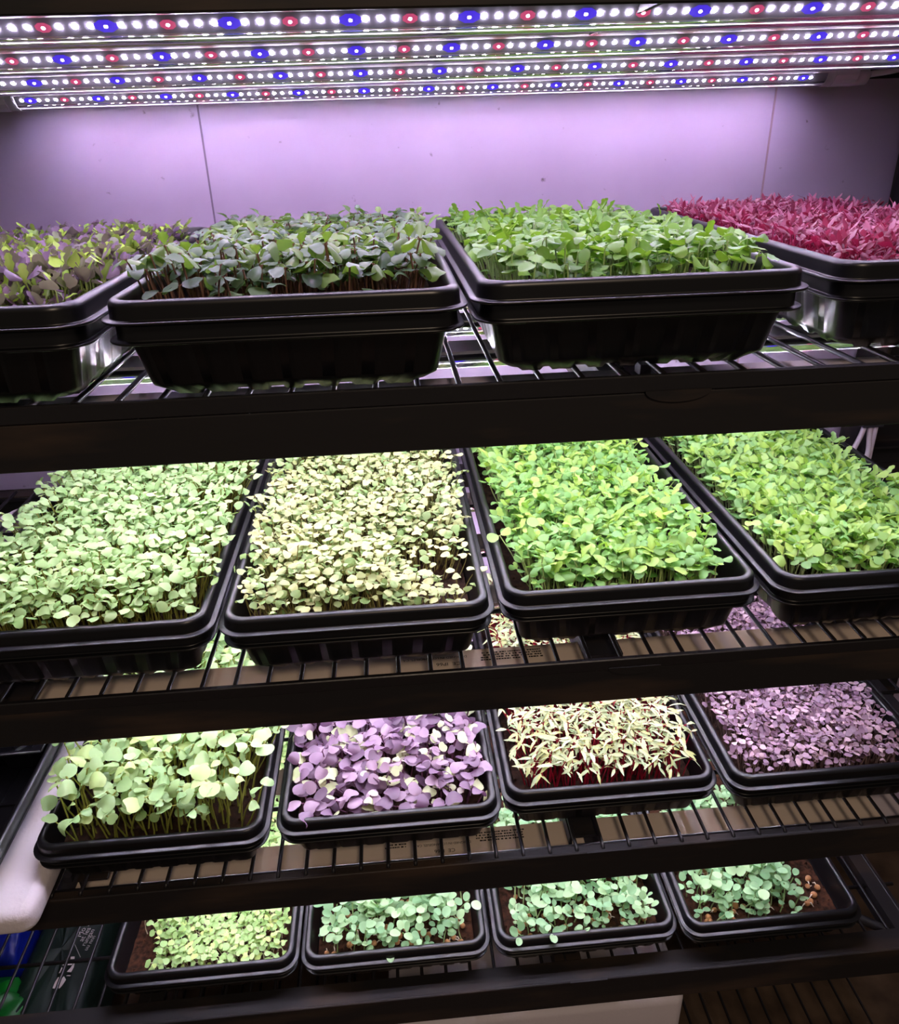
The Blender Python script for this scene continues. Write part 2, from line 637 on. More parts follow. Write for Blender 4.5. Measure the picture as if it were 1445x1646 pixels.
ORD = ['nearest', 'second', 'third', 'rearmost']
TOPLAB = ['frontmost of the four lit LED tubes above the top trays',
          'second from front of the four lit LED tubes above the top trays',
          'third from front of the four lit LED tubes above the top trays',
          'rearmost of the four lit LED tubes above the top trays, white end cap at right']
for k, (y, z, sl) in enumerate(((.66, .0847, .0042), (.81, .0783, .0066), (.963, .0700, .0045), (1.165, .0622, .0028))):
    t, _ = led_tube((0, y, H + z), TOPLAB[k], 'LED tubes above the top trays', 'top')
    t.rotation_euler = (0, -sl, 0)
# the reflector board the top tubes hang from
mb = MB()
mb.box((-.9, .60, H + .104), (.80, 1.18, H + .112), ch=.001)
tag(mb.obj('reflector_board', M['panel']), 'grey glossy board behind the lit LED tubes at the top of the rack', 'reflector board')

UNDER = ['top', 'second', 'third']
for i in range(3):
    zt = ZS[i] - (.018 if i == 0 else .029)
    for k, dy in enumerate((.052, .19, .33, .475)):
        lab = ('LED tube with %s back under the %s wire shelf, %s from the front' %
               ('glossy white' if i == 0 else 'tan', UNDER[i], ['first', 'second', 'third', 'last'][k]))
        t, hous = led_tube((0, YB[i] + dy + (.012 if i == 0 else 0), zt), lab, 'LED tubes under the %s wire shelf' % UNDER[i], white=(i == 0))
        if k == 0:
            # print on the back, read from the rear of the rack
            items, bars = [], []
            if i == 2:
                items = [('DESIGNED IN LOS ANGELES, CA', .0050, .066, .0035), ('CE  IP66', .0078, .044, -.0065)]
                bars = [(.072, .136, .001, 4), (-.052, -.020, .002, 2)]
            elif i == 1:
                items = [('DESIGNED IN LOS ANGELES, CA', .0050, .064, .0120), ('CE  IP66', .0078, .056, .0015)]
                bars = [(.078, .148, .001, 4)]
            else:
                for x in (-.322, .500):
                    m = MB()
                    m.add([(x - .040, -.020, .0005), (x + .006, -.020, .0005), (x + .006, .020, .0005), (x - .040, .020, .0005)], [(0, 1, 2, 3)])
                    m.obj('label_sticker', M['ink'], hous)
                items = [('LUX', .020, -.322, -.004), ('LUX', .020, .500, -.004)]
            for txt, sz, x, y in items:
                me = text_mesh(txt, sz)
                me.materials.clear()
                me.materials.append(M['bag_print'] if i == 0 else M['ink'])
                o = link('printed_text', me, hous, (x, y, .0010))
                o.rotation_euler = (0, 0, PI)
            r2 = random.Random(i)
            for xa, xb, y0_, rows in bars:
                m = MB()
                for row in range(rows):
                    x = xa + r2.uniform(0, .006)
                    while x < xb:
                        l = r2.uniform(.001, .0032)
                        y = y0_ + row * .0042
                        m.add([(x, y, .0006), (x + l, y, .0006), (x + l, y + .0022, .0006), (x, y + .0022, .0006)], [(0, 1, 2, 3)])
                        x += l + r2.choice((.0006, .0006, .0022))
                m.obj('small_print', M['ink'], hous)

# ------------------------------------------------------------------ trays
TW, TL = .2775, .54


def rring(hw, hl, r, ns, nl, nc, yc):
    """rounded rectangle ring, ccw from the front edge; also returns side tag and run"""
    pts = []
    r = min(r, hw - .002)
    for k in range(ns):
        pts.append((-(hw - r) + 2 * (hw - r) * k / ns, yc - hl))
    for k in range(nc):
        a = -PI / 2 + PI / 2 * k / nc
        pts.append((hw - r + r * math.cos(a), yc - hl + r + r * math.sin(a)))
    for k in range(nl):
        pts.append((hw, yc - (hl - r) + 2 * (hl - r) * k / nl))
    for k in range(nc):
        a = PI / 2 * k / nc
        pts.append((hw - r + r * math.cos(a), yc + hl - r + r * math.sin(a)))
    for k in range(ns):
        pts.append((hw - r - 2 * (hw - r) * k / ns, yc + hl))
    for k in range(nc):
        a = PI / 2 + PI / 2 * k / nc
        pts.append((-(hw - r) + r * math.cos(a), yc + hl - r + r * math.sin(a)))
    for k in range(nl):
        pts.append((-hw, yc + (hl - r) - 2 * (hl - r) * k / nl))
    for k in range(nc):
        a = PI + PI / 2 * k / nc
        pts.append((-(hw - r) + r * math.cos(a), yc - hl + r + r * math.sin(a)))
    return pts


def tray_mesh(name, prof, w, l, ribs=True, feet=True, mat=None):
    ns, nl, nc = 66, 100, 8
    m = MB()
    rings = []
    yc = l / 2
    for (d, z, fl) in prof:
        hw, hl = w / 2 - d, l / 2 - d
        base = rring(hw, hl, max(.027 - d * .75, .012), ns, nl, nc, yc)
        out = []
        for i, (x, y) in enumerate(base):
            dz = 0.0
            if fl & 1 and ribs:       # shallow vertical panels pressed into the wall
                ph = None
                if i < ns:
                    ph = i / ns * 6.5 + .2
                elif ns + nc <= i < ns + nc + nl:
                    ph = (i - ns - nc) / nl * 14
                elif ns + 2 * nc + nl <= i < 2 * ns + 2 * nc + nl:
                    ph = (i - ns - 2 * nc - nl) / ns * 6.5 + .2
                elif 2 * ns + 3 * nc + nl <= i < 2 * ns + 3 * nc + 2 * nl:
                    ph = (i - 2 * ns - 3 * nc - nl) / nl * 14
                if ph is not None:
                    q = ph % 1.0
                    g = .0014 if .12 < q < .45 else 0.0
                    if fl & 2 and feet:
                        dz = -.003 if .08 < q < .62 else 0.0
                    nx, ny = (0, 0)
                    if i < ns:
                        ny = 1
                    elif i < ns + nc + nl:
                        nx = -1
                    elif i < 2 * ns + 2 * nc + nl:
                        ny = -1
                    else:
                        nx = 1
                    x += nx * g
                    y += ny * g
            out.append((x, y, z + dz))
        rings.append(out)
    n = len(rings[0])
    vs = [p for r in rings for p in r]
    fs = []
    for k in range(len(rings) - 1):
        for i in range(n):
            j = (i + 1) % n
            fs.append((k * n + i, k * n + j, k * n + n + j, k * n + n + i))
    m.add(vs, fs, 0, True)
    m.add(rings[0], [tuple(range(n - 1, -1, -1))])
    m.add(rings[-1], [tuple(range(n))])
    me = m.mesh(name, [mat or M['plastic']])
    return me


# (inset from the lip, height above the lip, flags)
INNER = [(.036, -.0520, 0), (.030, -.0505, 0), (.0190, -.0185, 0), (.0085, -.0022, 0), (.0006, -.0022, 0), (0, -.0014, 0), (0, -.0006, 0), (.0006, 0, 0), (.0048, 0, 0), (.0054, .0003, 0), (.0056, .0009, 0), (.00564, .0014, 0),
         (.0062, .0098, 0), (.00625, .0104, 0), (.0066, .0116, 0), (.0074, .0129, 0), (.0090, .0142, 0), (.0115, .0145, 0), (.0136, .0138, 0), (.0150, .0120, 0), (.0160, .0060, 0), (.0215, -.030, 0), (.0285, -.0465, 0), (.034, -.0490, 0)]
OUTER = [(.044, -.0600, 2), (.0385, -.0628, 3), (.0330, -.0612, 3), (.0250, -.0552, 1), (.0242, -.0530, 1), (.0166, -.0195, 1), (.0163, -.0184, 1), (.0158, -.0178, 0), (.0150, -.0178, 0), (.0036, -.0178, 0), (.0028, -.0170, 0), (.0028, -.0162, 0), (.0034, -.0156, 0),
         (.0070, -.0156, 0), (.0077, -.0152, 0), (.0079, -.0144, 0), (.00792, -.0138, 0), (.0082, -.0052, 0), (.00825, -.0046, 0), (.0086, -.0036, 0), (.0096, -.0028, 0), (.0110, -.0026, 0), (.0125, -.0060, 0), (.0185, -.022, 0), (.0255, -.0535, 0), (.036, -.0570, 0)]
INNER_ME = tray_mesh('growing_tray', INNER, TW, TL, ribs=False)
OUTER_ME = tray_mesh('drip_tray', OUTER, TW, TL)


def soil_mesh(depth, mat, seed):
    r = np.random.default_rng(seed)
    d = .0290 - (.0125) * (-.030 + depth) / (.036) if depth < .030 else .0292
    d = .0165 + depth * .16 + .0015
    hw, hl = TW / 2 - d, TL / 2 - d
    nx, ny = 56, 104
    xs = np.linspace(-hw, hw, nx)
    ys = np.linspace(TL / 2 - hl, TL / 2 + hl, ny)
    X, Y = np.meshgrid(xs, ys)
    Z = -depth + r.normal(0, .0010, X.shape) + .0015 * np.sin(X * 40 + seed) * np.cos(Y * 33 + seed * 2)
    V = np.stack([X, Y, Z], -1).reshape(-1, 3)
    m = MB()
    fs = []
    for j in range(ny - 1):
        for i in range(nx - 1):
            a = j * nx + i
            fs.append((a, a + 1, a + nx + 1, a + nx))
    m.add(V, fs, 0, True)
    # crumbs
    for _ in range(260):
        c = np.array([r.uniform(-hw, hw), r.uniform(TL / 2 - hl, TL / 2 + hl), -depth + .001])
        s = r.uniform(.0012, .0032)
        o = [(s, 0, 0), (0, s, 0), (-s, 0, 0), (0, -s, 0), (0, 0, s), (0, 0, -s)]
        o = [c + np.array(p) * r.uniform(.6, 1.3) for p in o]
        m.add(o, [(0, 1, 4), (1, 2, 4), (2, 3, 4), (3, 0, 4), (1, 0, 5), (2, 1, 5), (3, 2, 5), (0, 3, 5)])
    return m.mesh('soil', [mat])


# ------------------------------------------------------------------ seedlings
def leaf_geo(shape, L, Wd, r, cup=.25, droop=.25, nu=5, nv=5, wav=0.0):
    u = np.linspace(0, 1, nu)[:, None]
    v = np.linspace(-1, 1, nv)[None, :]
    uu = u + 0 * v
    vv = v + 0 * u
    if shape in ('heart', 'round'):
        # square grid mapped onto a disc, then notched at the tip and drawn out at the base
        a = 2 * uu - 1
        gx = a * np.sqrt(1 - vv ** 2 / 2)
        gy = vv * np.sqrt(1 - a ** 2 / 2)
        rr, th = np.hypot(gx, gy), np.arctan2(gy, gx)
        if shape == 'heart':
            k = 1 - .26 * np.exp(-(th / .42) ** 2) + .06 * np.exp(-((np.abs(th) - .8) / .4) ** 2) + .10 * np.exp(-((np.abs(th) - PI) / .5) ** 2)
        else:
            k = 1 - .03 * np.exp(-(th / .5) ** 2) + .12 * np.exp(-((np.abs(th) - PI) / .5) ** 2)
        gx, gy = rr * k * np.cos(th), rr * k * np.sin(th)
        x = L * (gx + 1.08) / 2.1
        y = Wd * .5 * gy
        un = np.clip(x / L, 0, 1)
        z = cup * Wd * .5 * gy ** 2 - droop * L * un ** 2 - .20 * Wd * np.exp(-(gy / .22) ** 2) * un * (1.1 - un)
        z = z + wav * L * np.sin(gx * 4 + gy * 5 + r.uniform(0, 6)) * rr
        V = np.stack([x, y, z], -1).reshape(-1, 3)
        F = []
        for i in range(nu - 1):
            for j in range(nv - 1):
                q = i * nv + j
                F.append((q, q + nv, q + nv + 1, q + 1))
        return V, F
    if shape == 'narrow':
        w = np.sin(PI * np.clip(uu, .03, .98) ** .9) ** .75
        x = L * uu
    else:   # toothed true leaf
        w = np.sin(PI * np.clip(uu, .04, .97) ** 1.15) ** .6
        w = w * (1 + .22 * np.sign(np.sin(uu * 19)) * (np.abs(vv) > .9))
        x = L * uu
    y = Wd * .5 * w * vv
    z = cup * (vv ** 2) * Wd * .5 * w - droop * L * uu ** 2 + wav * L * np.sin(uu * 9 + vv * 3 + r.uniform(0, 6)) * np.abs(vv)
    z = z - cup * .35 * Wd * np.exp(-(vv / .25) ** 2) * uu * (1 - uu)
    V = np.stack([x, y, z], -1).reshape(-1, 3)
    F = []
    for i in range(nu - 1):
        for j in range(nv - 1):
            a = i * nv + j
            F.append((a, a + nv, a + nv + 1, a + 1))
    return V, F


def rot_z(a):
    c, s = math.cos(a), math.sin(a)
    return np.array([[c, -s, 0], [s, c, 0], [0, 0, 1]])


def rot_y(a):
    c, s = math.cos(a), math.sin(a)
    return np.array([[c, 0, s], [0, 1, 0], [-s, 0, c]])


def stem_geo(pts, r0, r1, n=4):
    V, F = [], []
    k = len(pts)
    for i, p in enumerate(pts):
        rr = r0 + (r1 - r0) * i / (k - 1)
        for q in range(n):
            a = 2 * PI * q / n
            V.append((p[0] + rr * math.cos(a), p[1] + rr * math.sin(a), p[2]))
    for i in range(k - 1):
        for q in range(n):
            j = (q + 1) % n
            F.append((i * n + q, i * n + j, i * n + n + j, i * n + n + q))
    return np.array(V), F


def seedling_variant(K, r):
    """returns stem (V, F) and leaves (V, F, tone)"""
    h = K['h'] * r.uniform(1 - K.get('hv', .12), 1 + K.get('hv', .12))
    bend = K.get('bend', .12) * h
    a = r.uniform(0, 2 * PI)
    dx, dy = bend * math.cos(a), bend * math.sin(a)
    w = r.uniform(-.5, .5)
    top = np.array([dx, dy, h])
    pts = [(dx * (t ** 2 + w * math.sin(PI * t)), dy * (t ** 2 - w * math.sin(PI * t)), h * t) for t in (0, .3, .65, 1)]
    SV, SF = stem_geo(pts, K['sr'] * 1.1, K['sr'] * .8)
    LV, LF, LT = [], [], []
    off = 0

    def put(V, F, tone):
        nonlocal off
        LV.append(V)
        LF.extend([tuple(i + off for i in f) for f in F])
        LT.append(np.full(len(V), tone))
        off += len(V)

    phi = r.uniform(0, 2 * PI)
    base_tone = r.uniform(0, 1)
    sc = r.uniform(1 - K.get('lv', .2), 1 + K.get('lv', .2))
    for q in range(2):
        L = K['L'] * sc * r.uniform(.88, 1.1)
        Wd = K['W'] * sc * r.uniform(.9, 1.1)
        V, F = leaf_geo(K['shape'], L, Wd, r, r.uniform(*K.get('cup', (-1.0, .25))), K.get('droop', .2) * r.uniform(.2, 1.6), 5, K.get('nv', 5), K.get('wav', .03))
        el = math.radians(r.uniform(*K.get('el', (0, 35))))
        ro = r.normal(0, K.get('roll', .42))
        cr, sr_ = math.cos(ro), math.sin(ro)
        V = V @ np.array([[1, 0, 0], [0, cr, -sr_], [0, sr_, cr]]).T @ rot_y(-el).T
        V = V + np.array([K.get('pet', .12) * L, 0, K.get('pet', .12) * L * math.sin(el)])
        ph = phi + q * PI + r.uniform(-.35, .35)
        V = V @ rot_z(ph).T + top
        put(V, F, np.clip(base_tone + r.uniform(-.12, .12), 0, 1))
        # petiole
        V2, F2 = stem_geo([(0, 0, -.001), tuple(np.array([K.get('pet', .12) * L * 1.2, 0, K.get('pet', .12) * L * math.sin(el)]) @ rot_z(ph).T)], K['sr'] * .8, K['sr'] * .6)
        SFo = len(SV)
        SV = np.vstack([SV, V2 + top])
        SF = SF + [tuple(i + SFo for i in f) for f in F2]
    if r.uniform() < K.get('true', 0):
        for q in range(K.get('ntrue', 1)):
            L = K['L'] * r.uniform(.9, 1.35)
            V, F = leaf_geo('tooth', L, L * .5, r, .3, .25, 6, 5, .05)
            el = math.radians(r.uniform(35, 75))
            V = V @ rot_y(-el).T + np.array([0, 0, .0])
            V = V @ rot_z(phi + PI / 2 + q * PI + r.uniform(-.4, .4)).T + top
            put(V, F, r.uniform(*K.get('ttone', (.8, 1.0))))
    return (SV, SF), (np.vstack(LV), LF, np.concatenate(LT))


def mesh_from(V, F, mats, midx, tone, name):
    me = bpy.data.meshes.new(name)
    F = np.asarray(F, dtype=np.int32)
    nf = len(F)
    me.vertices.add(len(V))
    me.vertices.foreach_set('co', np.asarray(V, np.float32).ravel())
    me.loops.add(nf * 4)
    me.polygons.add(nf)
    me.loops.foreach_set('vertex_index', F.ravel())
    me.polygons.foreach_set('loop_start', np.arange(0, nf * 4, 4, dtype=np.int32))
    me.polygons.foreach_set('loop_total', np.full(nf, 4, dtype=np.int32))
    for m in mats:
        me.materials.append(m)
    me.polygons.foreach_set('material_index', np.asarray(midx, np.int32))
    me.polygons.foreach_set('use_smooth', np.ones(nf, bool))
    me.update(calc_edges=True)
    at = me.attributes.new('tone', 'FLOAT', 'POINT')
    at.data.foreach_set('value', np.asarray(tone, np.float32))
    return me


C = lin
KINDS = {
    # top shelf
    'mustard': dict(h=.029, L=.0118, W=.0105, shape='heart', sr=.0008, el=(10, 50), true=.85, ntrue=2, ttone=(.0, 1.0), n=1000, hv=.2, soil=.022,
                    leaf=[(0, C(92, 66, 100)), (.45, C(124, 94, 128)), (.55, C(136, 180, 64)), (1, C(184, 222, 80))], trans=C(176, 186, 110), stem=C(150, 170, 90), tf=.22),
    'kale': dict(rough=.36, roll=.25, h=.041, L=.0135, W=.0150, shape='heart', sr=.0010, el=(-25, 22), n=900, hv=.16, soil=.018, droop=.3, true=.1, ttone=(.8, 1),
                 leaf=[(0, C(66, 92, 70)), (.7, C(96, 124, 90)), (1, C(116, 150, 64))], trans=C(120, 160, 20), stem=C(122, 88, 74), tf=.36, spec=.6),
    'bright': dict(rough=.36, roll=.3, h=.037, L=.0130, W=.0130, shape='round', sr=.0010, el=(-20, 35), n=900, hv=.18, soil=.018, true=.25, ttone=(.6, 1),
                   leaf=[(0, C(92, 140, 62)), (.6, C(120, 168, 70)), (1, C(140, 186, 60))], trans=C(150, 200, 30), stem=C(170, 196, 130), tf=.34),
    'amaranth': dict(rough=.36, h=.019, L=.0112, W=.0044, shape='narrow', sr=.0008, el=(0, 60), n=2400, hv=.28, soil=.012, droop=.35,
                     leaf=[(0, C(112, 34, 66)), (.6, C(150, 66, 100)), (1, C(176, 110, 136))], trans=C(190, 30, 70), stem=C(176, 40, 90), tf=.3, nv=3),
    # second shelf
    'pale_broad': dict(h=.060, L=.0094, W=.0110, shape='heart', sr=.0008, el=(-30, 35), n=1900, hv=.13, soil=.022, droop=.25,
                       leaf=[(0, C(154, 196, 120)), (.7, C(190, 222, 154)), (1, C(218, 234, 168))], trans=C(170, 210, 90), stem=C(140, 136, 60), tf=.25),
    'pale_small': dict(h=.054, L=.0082, W=.0092, shape='heart', sr=.0007, el=(-30, 35), n=2100, hv=.16, soil=.024, droop=.25,
                       leaf=[(0, C(146, 182, 110)), (.6, C(182, 206, 142)), (1, C(210, 214, 148))], trans=C(190, 210, 110), stem=C(150, 140, 84), tf=.25),
    'lime': dict(h=.052, L=.0122, W=.0120, shape='round', sr=.0008, el=(-20, 50), n=1500, hv=.20, soil=.026, true=.5, ttone=(.7, 1),
                 leaf=[(0, C(124, 178, 98)), (.6, C(150, 198, 108)), (1, C(176, 212, 96))], trans=C(170, 220, 50), stem=C(186, 206, 130), tf=.34),
    'lime_soft': dict(h=.044, L=.0125, W=.0132, shape='heart', sr=.0008, el=(-20, 50), n=1500, hv=.22, soil=.024, true=.4, ttone=(.7, 1),
                      leaf=[(0, C(122, 172, 104)), (.6, C(148, 192, 112)), (1, C(172, 206, 94))], trans=C(164, 214, 56), stem=C(186, 200, 140), tf=.34),
    # third shelf
    'radish': dict(h=.086, L=.0152, W=.0172, shape='heart', sr=.0012, el=(-35, 50), n=330, hv=.14, soil=.022, droop=.25, bend=.15,
                   leaf=[(0, C(136, 176, 112)), (.7, C(168, 202, 138)), (1, C(196, 222, 136))], trans=C(180, 210, 90), stem=C(150, 156, 70), tf=.25, lv=.3),
    'purple_radish': dict(h=.050, L=.0150, W=.0170, shape='heart', sr=.0012, el=(-35, 50), n=360, hv=.22, soil=.024, droop=.25, bend=.15,
                          leaf=[(0, C(92, 70, 92)), (.40, C(142, 116, 142)), (.74, C(178, 152, 172)), (.80, C(206, 212, 172)), (1, C(206, 220, 166))], trans=C(180, 110, 170), stem=C(96, 56, 80), tf=.2, lv=.3),
    'chard': dict(h=.056, L=.0175, W=.0050, shape='narrow', sr=.0009, el=(-15, 50), n=1750, hv=.14, soil=.024, droop=.45, cup=(.1, .6), nv=3,
                  leaf=[(0, C(160, 178, 132)), (.7, C(190, 200, 154)), (1, C(184, 190, 118))], trans=C(200, 190, 130), stem=C(150, 14, 44), tf=.15),
    'purple_small': dict(h=.046, L=.0074, W=.0086, shape='heart', sr=.0006, el=(-30, 35), n=2300, hv=.16, soil=.026, droop=.25, nv=3,
                         leaf=[(0, C(116, 92, 110)), (.7, C(158, 128, 148)), (1, C(186, 160, 168))], trans=C(150, 90, 140), stem=C(130, 106, 96), tf=.15),
    # bottom shelf
    'sprout': dict(h=.036, L=.0090, W=.0098, shape='heart', sr=.0007, el=(-25, 45), n=2300, hv=.3, soil=.022, droop=.2, nv=3,
                   leaf=[(0, C(146, 186, 110)), (.7, C(172, 206, 132)), (1, C(196, 218, 128))], trans=C(180, 215, 90), stem=C(214, 206, 176), tf=.25),
}

for k, K in KINDS.items():
    K['lm'] = leaf_mat(k + '_leaf', K['leaf'], K['trans'], K['tf'], K.get('rough', .42), K.get('spec', .5))
    K['sm'] = pmat(k + '_stem', K['stem'], .5, .3)
    r = np.random.default_rng(abs(hash(k)) % 1000 if False else sum(map(ord, k)))
    K['var'] = [seedling_variant(K, r) for _ in range(14)]
    K['me'] = []


def single_mesh(K, i):
    (SV, SF), (LV, LF, LT) = K['var'][i]
    V = np.vstack([SV, LV])
    F = [tuple(f) for f in SF] + [tuple(q + len(SV) for q in f) for f in LF]
    mi = [0] * len(SF) + [1] * len(LF)
    return mesh_from(V, F, [K['sm'], K['lm']], mi, np.concatenate([np.full(len(SV), .5), LT]), 'seedling')


def single_split(K, i):
    (SV, SF), (LV, LF, LT) = K['var'][i]
    a = mesh_from(SV, SF, [K['sm']], [0] * len(SF), np.full(len(SV), .5), 'seedling')
    b = mesh_from(LV, LF, [K['lm']], [0] * len(LF), LT, 'leaf_pair')
    return a, b


def scatter(n, r, d=.034, y0=None, y1=None, mask=None, hw=None):
    """jittered grid inside the tray"""
    hw = hw or TW / 2 - d
    y0 = d if y0 is None else y0
    y1 = TL - d if y1 is None else y1
    st = math.sqrt(2 * hw * (y1 - y0) / n)
    P = []
    ny = max(1, int(round((y1 - y0) / st)))
    nx = max(1, int(round(2 * hw / st)))
    for j in range(ny):
        for i in range(nx):
            x = -hw + (i + .5 + r.uniform(-.62, .62)) * 2 * hw / nx
            y = y0 + (j + .5 + r.uniform(-.62, .62)) * (y1 - y0) / ny
            x, y = min(max(x, -hw), hw), min(max(y, y0), y1)
            if mask is None or r.uniform() < mask(x, y):
                P.append((x, y))
    return np.array(P)


def plant_tray(root, kind, seed, n=None, mask=None, d=.034, y1=None, hfun=None, nsingle=100, split=False, lean=.22, y0=None, bias=0.0):
    K = KINDS[kind]
    r = np.random.default_rng(seed)
    P = scatter(n or K['n'], r, d, y0, y1, mask)
    hw = TW / 2 - d
    nv = len(K['var'])
    var = r.integers(0, nv, len(P))
    ang = r.uniform(0, 2 * PI, len(P))
    sc = r.uniform(.88, 1.12, len(P))
    zs = np.array([(hfun(x, y) if hfun else 1.0) * (1 - .22 * max(0, 1 - (y - d) / .03)) for x, y in P]) * r.uniform(.90, 1.08, len(P)) * np.where(r.uniform(0, 1, len(P)) < .10, r.uniform(.45, .85, len(P)), 1.0)
    ex = np.sign(P[:, 0]) * np.clip((np.abs(P[:, 0]) - hw * .72) / (hw * .28), 0, 1)
    ey = -np.clip((.08 - P[:, 1]) / .06, 0, 1)
    lx = bias + ex * lean + r.normal(0, .09, len(P))
    ly = ey * lean * .6 + r.normal(0, .09, len(P))
    order = np.argsort(P[:, 1] + .12 * np.abs(P[:, 0]) * 0)
    near = set(order[:nsingle].tolist())
    base = root.matrix_world
    soil = K['soil']
    z0 = -soil - .001

    def mat4(i):
        c, s = math.cos(ang[i]), math.sin(ang[i])
        k = sc[i]
        return np.array([[k * c, -k * s, lx[i] * 1.0], [k * s, k * c, ly[i]], [0, 0, zs[i]]])

    # nearest ones as single parts
    need = sorted(set(int(var[i]) for i in near))
    cache = {}
    for q in need:
        cache[q] = single_split(K, q) if split else single_mesh(K, q)
    for i in sorted(near):
        q = int(var[i])
        A = mat4(i)
        m4 = Matrix([[*A[0], P[i, 0]], [*A[1], P[i, 1]], [*A[2], z0], [0, 0, 0, 1]])
        if split:
            o = link('seedling', cache[q][0], root)
            o.matrix_local = m4
            link('leaf_pair', cache[q][1], o)
        else:
            o = link('seedling', cache[q], root)
            o.matrix_local = m4
    Vs, Fs, Ms, Ts = [], [], [], []
    off = 0
    for q in range(nv):
        ids = [i for i in range(len(P)) if var[i] == q and i not in near]
        if not ids:
            continue
        (SV, SF), (LV, LF, LT) = K['var'][q]
        V = np.vstack([SV, LV])
        F = np.array([tuple(f) for f in SF] + [tuple(g + len(SV) for g in f) for f in LF])
        mi = np.array([0] * len(SF) + [1] * len(LF))
        T = np.concatenate([np.full(len(SV), .5), LT])
        A = np.stack([mat4(i) for i in ids])
        W_ = np.einsum('nij,vj->nvi', A, V) + np.stack([[P[i, 0], P[i, 1], z0] for i in ids])[:, None, :]
        Vs.append(W_.reshape(-1, 3))
        Fs.append((F[None] + (np.arange(len(ids)) * len(V))[:, None, None] + off).reshape(-1, 4))
        Ms.append(np.tile(mi, len(ids)))
        jit = r.uniform(-.25, .25, len(ids))
        if K.get('true', 0) > .6 or kind == 'purple_radish':
            jit *= .2
        Ts.append(np.clip(T[None] + jit[:, None], 0, 1).ravel())
        off += len(V) * len(ids)
    me = mesh_from(np.vstack(Vs), np.vstack(Fs), [K['sm'], K['lm']], np.concatenate(Ms), np.concatenate(Ts), 'seedlings')
    o = link('seedlings', me, root)
    o['kind'] = 'stuff'
    return o


def tray_pair(xc, yf, row, what, grp, soilmat='darksoil', depth=.022, seed=0):
    z = ZF[row]
    d = thing('drip_tray', 'drip tray under the ' + what, 'drip tray', (xc, yf, z), 'drip trays on the %s shelf' % ROWN[row])
    me = OUTER_ME
    link('tray_body', me, d)
    t = thing('growing_tray', 'black tray of ' + what, 'seedling tray', (xc, yf, z), 'planted trays on the %s shelf' % ROWN[row])
    link('tray_body', INNER_ME, t)
    link('soil', soil_mesh(depth, M[soilmat], seed), t)
    return t


def slope(x, y):
    return 1.0


# top shelf ----------------------------------------------------------
t = tray_pair(-.3595, .578, 0, 'purple and lime toothed seedlings at left of top shelf', 0, depth=.022, seed=1)
plant_tray(t, 'mustard', 11, hfun=lambda x, y: 1.45 - .65 * y)
t = tray_pair(-.077, .580, 0, 'grey green leafy seedlings with tall brown stems', 0, depth=.018, seed=2)
plant_tray(t, 'kale', 12, hfun=lambda x, y: max(1.28 - .6 * y, .98) * (1.12 if y < .07 else 1), lean=.35)
t = tray_pair(.2035, .597, 0, 'bright green leafy seedlings on the top shelf', 0, depth=.018, seed=3)
plant_tray(t, 'bright', 13, hfun=lambda x, y: max(1.16 - .35 * y, .95) * (1.12 if y < .07 else 1), lean=.3)
t = tray_pair(.508, .619, 0, 'narrow leaved magenta red seedlings', 0, depth=.012, seed=4)
plant_tray(t, 'amaranth', 14, hfun=lambda x, y: 1.35 - .25 * y, d=.026)
# second shelf -------------------------------------------------------
t = tray_pair(-.331, .637, 1, 'dense pale green seedlings at left of second shelf', 0, depth=.022, seed=5)
plant_tray(t, 'pale_broad', 15, d=.028, lean=.3)
t = tray_pair(-.0495, .633, 1, 'small pale leaves with a thin patch at its front right', 0, depth=.024, seed=6)


def b2mask(x, y):
    q = ((x - .085) / .05) ** 2 + ((y - .10) / .05) ** 2
    return .25 if q < .35 else (.7 if q < 1.2 else 1)


plant_tray(t, 'pale_small', 16, mask=b2mask, d=.030, hfun=lambda x, y: 1.0 - .35 * math.exp(-(((x - .09) / .06) ** 2 + ((y - .09) / .09) ** 2)) + .08 * math.sin(x * 30 + y * 22))
t = tray_pair(.2335, .645, 1, 'lime green toothed seedlings beside the thin patched pale ones', 0, depth=.026, seed=7)
plant_tray(t, 'lime', 17, d=.040, hfun=lambda x, y: .92 + .1 * math.sin(x * 45) * math.cos(y * 23))
t = tray_pair(.520, .640, 1, 'lime green round leaved seedlings at right of second shelf', 0, depth=.024, seed=8)
plant_tray(t, 'lime_soft', 18, d=.040, hfun=lambda x, y: .95 + .1 * math.sin(x * 35) * math.cos(y * 25))
# third shelf --------------------------------------------------------
t = tray_pair(-.3205, .661, 2, 'tall pale green big leaved seedlings on the third shelf', 0, depth=.022, seed=9)
plant_tray(t, 'radish', 19, split=True, d=.034, hfun=lambda x, y: .98, lean=.36, bias=.14, n=700)
t = tray_pair(-.036, .667, 2, 'big purple leaves mixed with cream ones on the third shelf', 0, depth=.024, seed=10)
plant_tray(t, 'purple_radish', 20, split=True, d=.030, hfun=lambda x, y: .75 + min(y, .2) * 1.3, n=680)
t = tray_pair(.2435, .682, 2, 'slender cream green leaves on crimson stems', 0, depth=.024, seed=11)
plant_tray(t, 'chard', 21, d=.036, hfun=lambda x, y: .98)
t = tray_pair(.530, .676, 2, 'tiny round purple leaves at the right end of the third shelf', 0, depth=.026, seed=12)
plant_tray(t, 'purple_small', 22, d=.036)
# bottom shelf -------------------------------------------------------
t = tray_pair(-.326, .714, 3, 'short pale sprouts with bare soil at the left', 0, 'soil', depth=.022, seed=13)


def d1mask(x, y):
    edge = -.075 + .028 * math.sin(y * 28)
    return 1 if x > edge or (y < .10 and x > edge - .022) else .03


